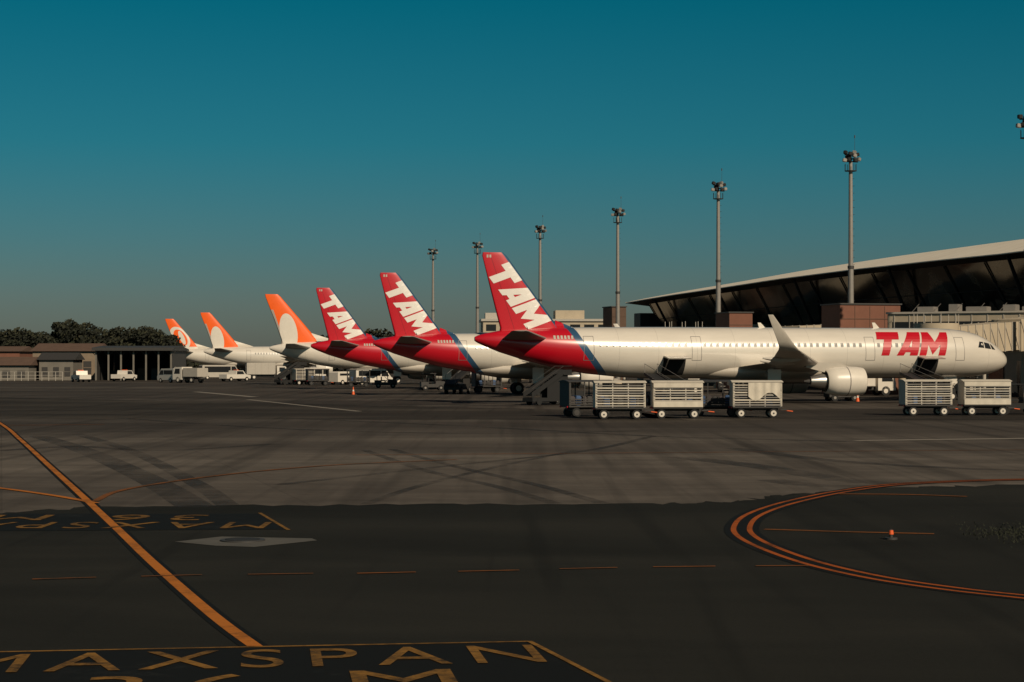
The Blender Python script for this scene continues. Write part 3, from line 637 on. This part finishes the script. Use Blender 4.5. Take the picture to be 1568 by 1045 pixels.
# ------------------------------------------------------------ terminal
def terminal():
    P=empty('airport_terminal',(55,167,0),ROT)
    prof=[(147,12.7),(140,13.0),(125,13.55),(107,14.1),(85,14.85),(62,15.4),(40,15.75),(23,15.95),(0,16.0),(-30,15.7),(-60,15.2)]
    def H(y):
        for (a,za),(c,zc) in zip(prof[:-1],prof[1:]):
            if c<=y<=a: return zc+(za-zc)*(y-c)/(a-c)
        return prof[-1][1]
    ys=[147-i*3 for i in range(70)]
    def T(y): return 0.35+1.75*min(1,max(0,(147-y)/120))
    m,nt,p=nodes_of('roof_sheet'); c=COORD(nt)
    n=NOISE(nt,0.25,5,.6,MAP(nt,c,scale=(1,2.5,1)))
    sp=nt.nodes.new('ShaderNodeSeparateXYZ'); nt.links.new(c,sp.inputs[0])
    seam=MT(nt,'LESS_THAN',MT(nt,'FRACT',MT(nt,'DIVIDE',sp.outputs[1],3.0)),.02)
    nt.links.new(MIX(nt,MT(nt,'MULTIPLY',seam,.5),MIX(nt,n,(.74,.65,.51),(.95,.87,.73)),(.3,.27,.22)),p.inputs['Base Color']); p.inputs['Roughness'].default_value=.6
    b=MB(); vs=[]
    for y in ys:
        h=H(y); t=T(y)
        vs+=[(0,y,h-t-.02),(0,y,h-t+.08),(t*3.2,y,h),(12,y,h+.2),(32,y,h-.2),(45,y,h-3)]
    fs=[]; n_=6
    for i in range(len(ys)-1):
        for j in range(n_-1): fs.append([i*n_+j,i*n_+j+1,(i+1)*n_+j+1,(i+1)*n_+j])
    b.add(vs,fs,m); b.obj('curved_roof',P)
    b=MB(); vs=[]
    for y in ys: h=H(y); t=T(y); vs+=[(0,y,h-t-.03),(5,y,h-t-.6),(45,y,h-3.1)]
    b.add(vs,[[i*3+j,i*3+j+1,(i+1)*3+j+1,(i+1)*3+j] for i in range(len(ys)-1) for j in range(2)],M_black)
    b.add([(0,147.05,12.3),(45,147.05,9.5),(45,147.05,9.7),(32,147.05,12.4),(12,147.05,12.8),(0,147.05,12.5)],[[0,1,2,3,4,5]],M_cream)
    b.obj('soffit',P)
    gm,nt,p=nodes_of('terminal_glass'); c=COORD(nt)
    nn=NOISE(nt,.10,4,.6,MAP(nt,c,scale=(1,1,1.8)),1.4)
    pan=nt.nodes.new('ShaderNodeTexWhiteNoise'); pan.noise_dimensions='1D'
    sp=nt.nodes.new('ShaderNodeSeparateXYZ'); nt.links.new(c,sp.inputs[0]); nt.links.new(MT(nt,'FLOOR',MT(nt,'DIVIDE',sp.outputs[1],9.0)),pan.inputs['W'])
    f=MT(nt,'ADD',nn,MT(nt,'MULTIPLY_ADD',pan.outputs[0],0.10,-0.05))
    nt.links.new(RAMP(nt,f,[(.46,(.004,.005,.005)),(.53,(.009,.009,.008)),(.57,(.060,.055,.044)),(.70,(.030,.028,.022))]),p.inputs['Base Color']); p.inputs['Roughness'].default_value=.12; p.inputs['Specular IOR Level'].default_value=.5  # brownish reflections painted into the glass colour as noise patches
    b=MB(); vs=[]; y1=143
    yy=[y1-i*3 for i in range(68)]
    for y in yy: vs+=[(2.6,y,H(y)-T(y)-.35),(6.2,y,5.0)]
    b.add(vs,[[2*i,2*i+1,2*i+3,2*i+2] for i in range(len(yy)-1)],gm); b.obj('glass_wall',P)
    b=MB()
    for i,y in enumerate(yy):
        if i%3==0:
            h=H(y)-T(y)-.4; b.cyl((2.5,y,h),(6.1,y-2.2,5.0),.09,.09,M_black,6)
    for q in (.34,.68):
        for a,c2 in zip(yy[:-1:2],yy[2::2]):
            ha=H(a)-T(a)-.35; hc=H(c2)-T(c2)-.35
            b.cyl((2.6+3.6*q-.06,a,ha+(5-ha)*q),(2.6+3.6*q-.06,c2,hc+(5-hc)*q),.04,.04,M_black,6)
    for y in range(135,-60,-27):
        b.cyl((.8,y,H(y)-T(y)-.2),(6.0,y+3,5.0),.18,.26,M_black,10)
    b.obj('mullions',P)
    b=MB(); b.box((25.5,45,2.5),(40,204,5.0),M_cream); b.box((5.2,45,4.9),(1.5,204,.5),M_lgrey)
    for y in range(140,-56,-6): b.box((5.45,y,2.0),(.12,3.2,2.6),M_glassd)
    b.box((26,142,8),(38,1.2,8),M_dgrey); b.obj('base_storey',P)
    b=MB(); b.box((4.2,148.5,8.3),(3.6,3.2,5),M_dgrey,.05); b.obj('plant_room',P)
terminal()
def pier_box(px,D,wd,h,m=M_terra):
    P=empty('terracotta_stair_tower',(place(px,D),D,0),ROT); b=MB()
    b.box((0,0,h/2),(wd,4.5,h),m,.03); b.box((0,0,h+.07),(wd+.25,4.75,.14),M_dgrey)
    for i in range(1,int(wd/1.6)): b.box((-wd/2+i*1.6,-2.27,h/2),(.05,.03,h-.3),M_brown)
    b.box((0,-2.28,h-1.4),(wd-.1,.03,.06),M_brown); b.box((-wd/2+.9,-2.28,1.1),(.9,.05,2.1),M_dgrey)
    b.obj('walls',P)
pier_box(1318,196,6.5,8.85); pier_box(1124,232,2.9,8.9); pier_box(941,292,2.2,11.2,M_brown)
def jetbridge(p0,p1,z0,z1,name='jet_bridge'):
    P=empty(name,(0,0,0)); b=MB()
    a=Vector((*p0,z0)); c=Vector((*p1,z1)); d=(c-a); Ln=d.length; dn=d.normalized(); s_=Vector((-dn.y,dn.x,0)).normalized(); up=Vector((0,0,1))
    def ring(t,w_,h0,h1): 
        q=a+dn*t; return [q+s_*w_+up*h0,q+s_*w_+up*h1,q-s_*w_+up*h1,q-s_*w_+up*h0]
    b.loft([ring(0,1.5,-.1,2.75),ring(Ln*.5,1.5,-.1,2.75)],M_cream,smooth=False); b.loft([ring(Ln*.5,1.3,.05,2.55),ring(Ln,1.3,.05,2.55)],M_cream,smooth=False)
    k=0.6
    while k<Ln-.3:
        w_=1.54 if k<Ln*.5 else 1.34; hh=2.8 if k<Ln*.5 else 2.6
        for sg in (-1,1):
            q=a+dn*k+s_*sg*w_; b.box((q.x,q.y,q.z+hh/2),(.09,.09,hh),M_lgrey,rz=math.atan2(dn.y,dn.x))
            q2=a+dn*min(k+1.2,Ln); q2=q2+s_*sg*w_; b.cyl((q.x,q.y,q.z+.1),(q2.x,q2.y,q2.z+hh-.2),.035,.035,M_lgrey,6)
        k+=1.2
    b.cyl((a.x,a.y,0),(a.x,a.y,a.z),.5,.5,M_lgrey,16); b.cyl((a.x,a.y,a.z-.2),(a.x,a.y,a.z+3.2),2.2,2.2,M_cream,20)
    b.cyl((c.x,c.y,c.z-.1),(c.x,c.y,c.z+2.9),1.9,1.9,M_cream,18); 
    m_=a+dn*Ln*.78
    for sg in (-1,1):
        q=m_+s_*sg*1.6; b.cyl((q.x,q.y,.7),(q.x,q.y,q.z+1.0),.16,.16,M_lgrey,10); b.cyl((q.x-.2,q.y,.5),(q.x+.2,q.y,.5),.5,.5,M_black,16)
    b.box((m_.x,m_.y,.9),(.5,3.6,.35),M_lgrey)
    for i in range(12): 
        q=c+s_*2.4-dn*(i*.3+.5); b.box((q.x,q.y,c.z-.2-i*.3),(.5,.9,.05),M_steel)
    for i in range(8):
        q=c+Vector((1.9*math.cos(i*.785),1.9*math.sin(i*.785),0)); b.cyl((q.x,q.y,q.z+2.9),(q.x,q.y,q.z+3.7),.03,.03,M_lgrey,6)
    b.obj('tunnel',P)
def loc(u,v,base=(-2.9,152)): return (base[0]+u*math.cos(ROT)-v*math.sin(ROT), base[1]+u*math.sin(ROT)+v*math.cos(ROT))
jetbridge(loc(61,16),loc(41.5,4.5),4.9,3.6)
jetbridge(loc(62,19,(-13.25,187.5)),loc(33,4.5,(-13.25,187.5)),4.9,3.6)
jetbridge(loc(62,19,(-23.3,227)),loc(33,4.5,(-23.3,227)),4.9,3.6)
jetbridge(loc(60,19,(-33.4,270)),loc(35,4.5,(-33.4,270)),4.9,3.6)
P=empty('elevated_walkway'); b=MB()
x0,y0=place(1372,186),188; x1,y1=place(1700,176),178
an=math.atan2(y1-y0,x1-x0); Ln=math.hypot(x1-x0,y1-y0)
P.location=(x0,y0,0); P.rotation_euler=(0,0,an)
b.box((Ln/2,0,6.3),(Ln,2.6,2.9),M_cream,.03); b.box((Ln/2,0,7.85),(Ln+.2,2.9,.18),M_lgrey)
for i in range(int(Ln/1.5)): b.box((.7+i*1.5,-1.32,6.3),(.08,.05,2.8),M_lgrey)
b.box((Ln/2,-1.31,6.6),(Ln-1,.02,.8),M_glassd)
for i in range(4): b.cyl((1+i*Ln/3.4,0,0),(1+i*Ln/3.4,0,4.9),.35,.35,M_cream,14)
for xx,ww,hh in ((3.5,1.6,.5),(6.2,.9,.7),(8.4,2.0,.45),(11.5,1.2,.6),(13.6,1.8,.4)): b.box((xx,.1,7.94+hh/2),(ww,1.4,hh),M_steel,.04)
for i in range(6): b.cyl((2.2+i*2.1,-.6,7.94),(2.2+i*2.1+.7,-.6,8.7),.03,.03,M_steel,6)
b.obj('walkway',P)

P=empty('concourse_building',(place(838,335),335,0),.05); b=MB()
b.box((0,6,5.0),(22,12,10.0),M_cream,.05); b.box((0,6,10.2),(22.6,12.6,.4),M_lgrey); b.box((4,4,11.1),(5,5,1.6),M_cream,.04); b.box((-9,5,10.9),(3,4,1.2),M_lgrey,.04)
for i in range(9): b.box((-9.6+i*2.4,-.02,8.9),(1.7,.06,1.1),M_glassd)
for i in range(9): b.box((-9.6+i*2.4,-.02,5),(1.7,.06,2.0),M_glassd)
b.obj('walls',P)

# ------------------------------------------------------------ left buildings
M_wall1=mat('weathered_plaster',(0.24,0.185,0.13),.9,var=.4,nscale=.5)
M_wall2=mat('grey_plaster',(0.17,0.155,0.13),.9,var=.4,nscale=.5)
def gable(px0,px1,D,hw,hr,dep,wall,roof,name,doors=3):
    x0,x1=place(px0,D),place(px1,D); W_=x1-x0
    P=empty(name,((x0+x1)/2,D,0)); b=MB()
    b.box((0,dep/2,hw/2),(W_,dep,hw),wall)
    b.prism([(-.5,hw),(dep+.5,hw),(dep/2,hr)],-W_/2-.4,W_/2+.4,roof,axis='x')
    for i in range(doors):
        xx=-W_/2+W_*(i+.5)/doors; b.box((xx,-.03,hw*.42),(W_/doors*.5,.08,hw*.45),M_dgrey); b.box((xx,-.06,hw*.42),(W_/doors*.5+.2,.04,.08),wall)
    b.obj('walls_and_roof',P)
gable(-70,44,322,2.5,3.9,9,M_wall2,M_brown,'low_warehouse',5)
gable(60,112,326,3.4,4.6,7,M_wall2,M_dgrey,'grey_house',3)
gable(50,146,340,4.9,6.3,12,M_wall1,M_brown,'plaster_house',4)
gable(-140,30,372,5.0,6.0,12,M_terra,M_brown,'brick_warehouse',4)
x0,x1=place(147,322),place(262,322); W_=x1-x0
P=empty('open_hangar',((x0+x1)/2,322,0)); b=MB()
b.prism([(-1,4.9),(15,4.9),(15,5.2),(7,5.75),(-1,5.4)],-W_/2-.5,W_/2+.5,M_dgrey,axis='x')
for i in range(7): 
    xx=-W_/2+i*W_/6; b.box((xx,0,2.45),(.26,.3,4.9),M_wall2,.02); b.cyl((xx,0,4.0),(xx+.8,0,4.85),.06,.06,M_dgrey,6); b.cyl((xx,0,4.0),(xx-.8,0,4.85),.06,.06,M_dgrey,6)
b.box((0,14.8,2.45),(W_,.3,4.9),M_black); b.box((-W_/2,7,2.45),(.2,14,4.9),M_dgrey); b.box((W_/2,7,2.45),(.2,14,4.9),M_dgrey)
for i in range(5): b.box((-W_/2+1.5+i*2.3,9,.9),(1.5,2.5,random.uniform(1.2,2.2)),(M_dgrey,M_wall1,M_brown)[i%3],.05)
b.obj('frame',P)
P=empty('perimeter_fence',(0,0,0)); b=MB()
xa,xb=place(-150,318),place(100,318); nfx=24
for i in range(nfx+1): x=xa+(xb-xa)*i/nfx; b.cyl((x,316,0),(x,316,1.5),.05,.05,M_lgrey,6)
for z in (.4,.9,1.45): b.cyl((xa,316,z),(xb,316,z),.03,.03,M_lgrey,6)
b.obj('fence_rails',P)

# ------------------------------------------------------------ trees
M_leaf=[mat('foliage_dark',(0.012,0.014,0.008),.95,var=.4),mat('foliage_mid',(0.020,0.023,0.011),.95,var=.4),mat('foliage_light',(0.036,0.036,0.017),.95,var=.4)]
M_bark=mat('bark',(.05,.037,.028),.9)
def leafcloud(b,cx,cy,cz,r,n,size):
    for _ in range(n):
        while True:
            v=Vector((random.uniform(-1,1),random.uniform(-1,1),random.uniform(-1,1)))
            if .25<v.length<1: break
        p=Vector((cx+v.x*r,cy+v.y*r,cz+v.z*r*.75)); a=Vector((random.gauss(0,1),random.gauss(0,1),random.gauss(0,1))).normalized(); o=a.orthogonal().normalized(); q=a.cross(o)
        s1=size*random.uniform(.5,1.2); s2=s1*.6
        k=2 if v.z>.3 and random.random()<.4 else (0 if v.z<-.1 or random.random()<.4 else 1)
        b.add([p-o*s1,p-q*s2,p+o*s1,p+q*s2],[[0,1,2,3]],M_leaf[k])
def tree(px,D,h,r,name='broadleaf_tree'):
    P=empty(name,(place(px,D),D,0)); t=MB(); l=MB()
    t.cyl((0,0,0),(.1,0,h*.45),.35,.22,M_bark,10)
    for i in range(11):
        a=random.uniform(0,6.28); rr=r*random.uniform(.3,.95); z=h*random.uniform(.45,.88)
        e=(rr*math.cos(a),rr*math.sin(a),z); t.cyl((.1,0,h*random.uniform(.3,.45)),e,.14,.04,M_bark,7)
        leafcloud(l,*e,r*random.uniform(.26,.48),180,.42)
    leafcloud(l,0,0,h*.80,r*.55,340,.42)
    t.obj('trunk',P); l.obj('crown',P)
for px,D,h,r in ((108,395,11.9,4.2),(134,398,11.6,4.2),(86,402,9.3,3),(198,400,10.2,4.8),(226,402,10.2,4.4),(30,390,10.0,4.6),(62,392,9.0,4.4),(5,385,9.4,4.2),(174,398,8.8,3.8),(250,405,8.8,3.6),(-30,385,9,4)): tree(px,D,h,r)
b=MB()
X=-230
while X<70:
    h=6.8+2.0*math.sin(X*.11)+1.2*math.sin(X*.37+1)
    px_=X*FOC/480+CX
    if px_>520: h+=2.4
    if px_<270: h+=1.6
    for z in (h*.2,h*.4,h*.62,h*.85): leafcloud(b,X+random.uniform(-1,1),480+random.uniform(-3,3),z,2.6 if z<h*.8 else 1.9,60,.7)
    X+=2.0
b.obj('distant_tree_row')
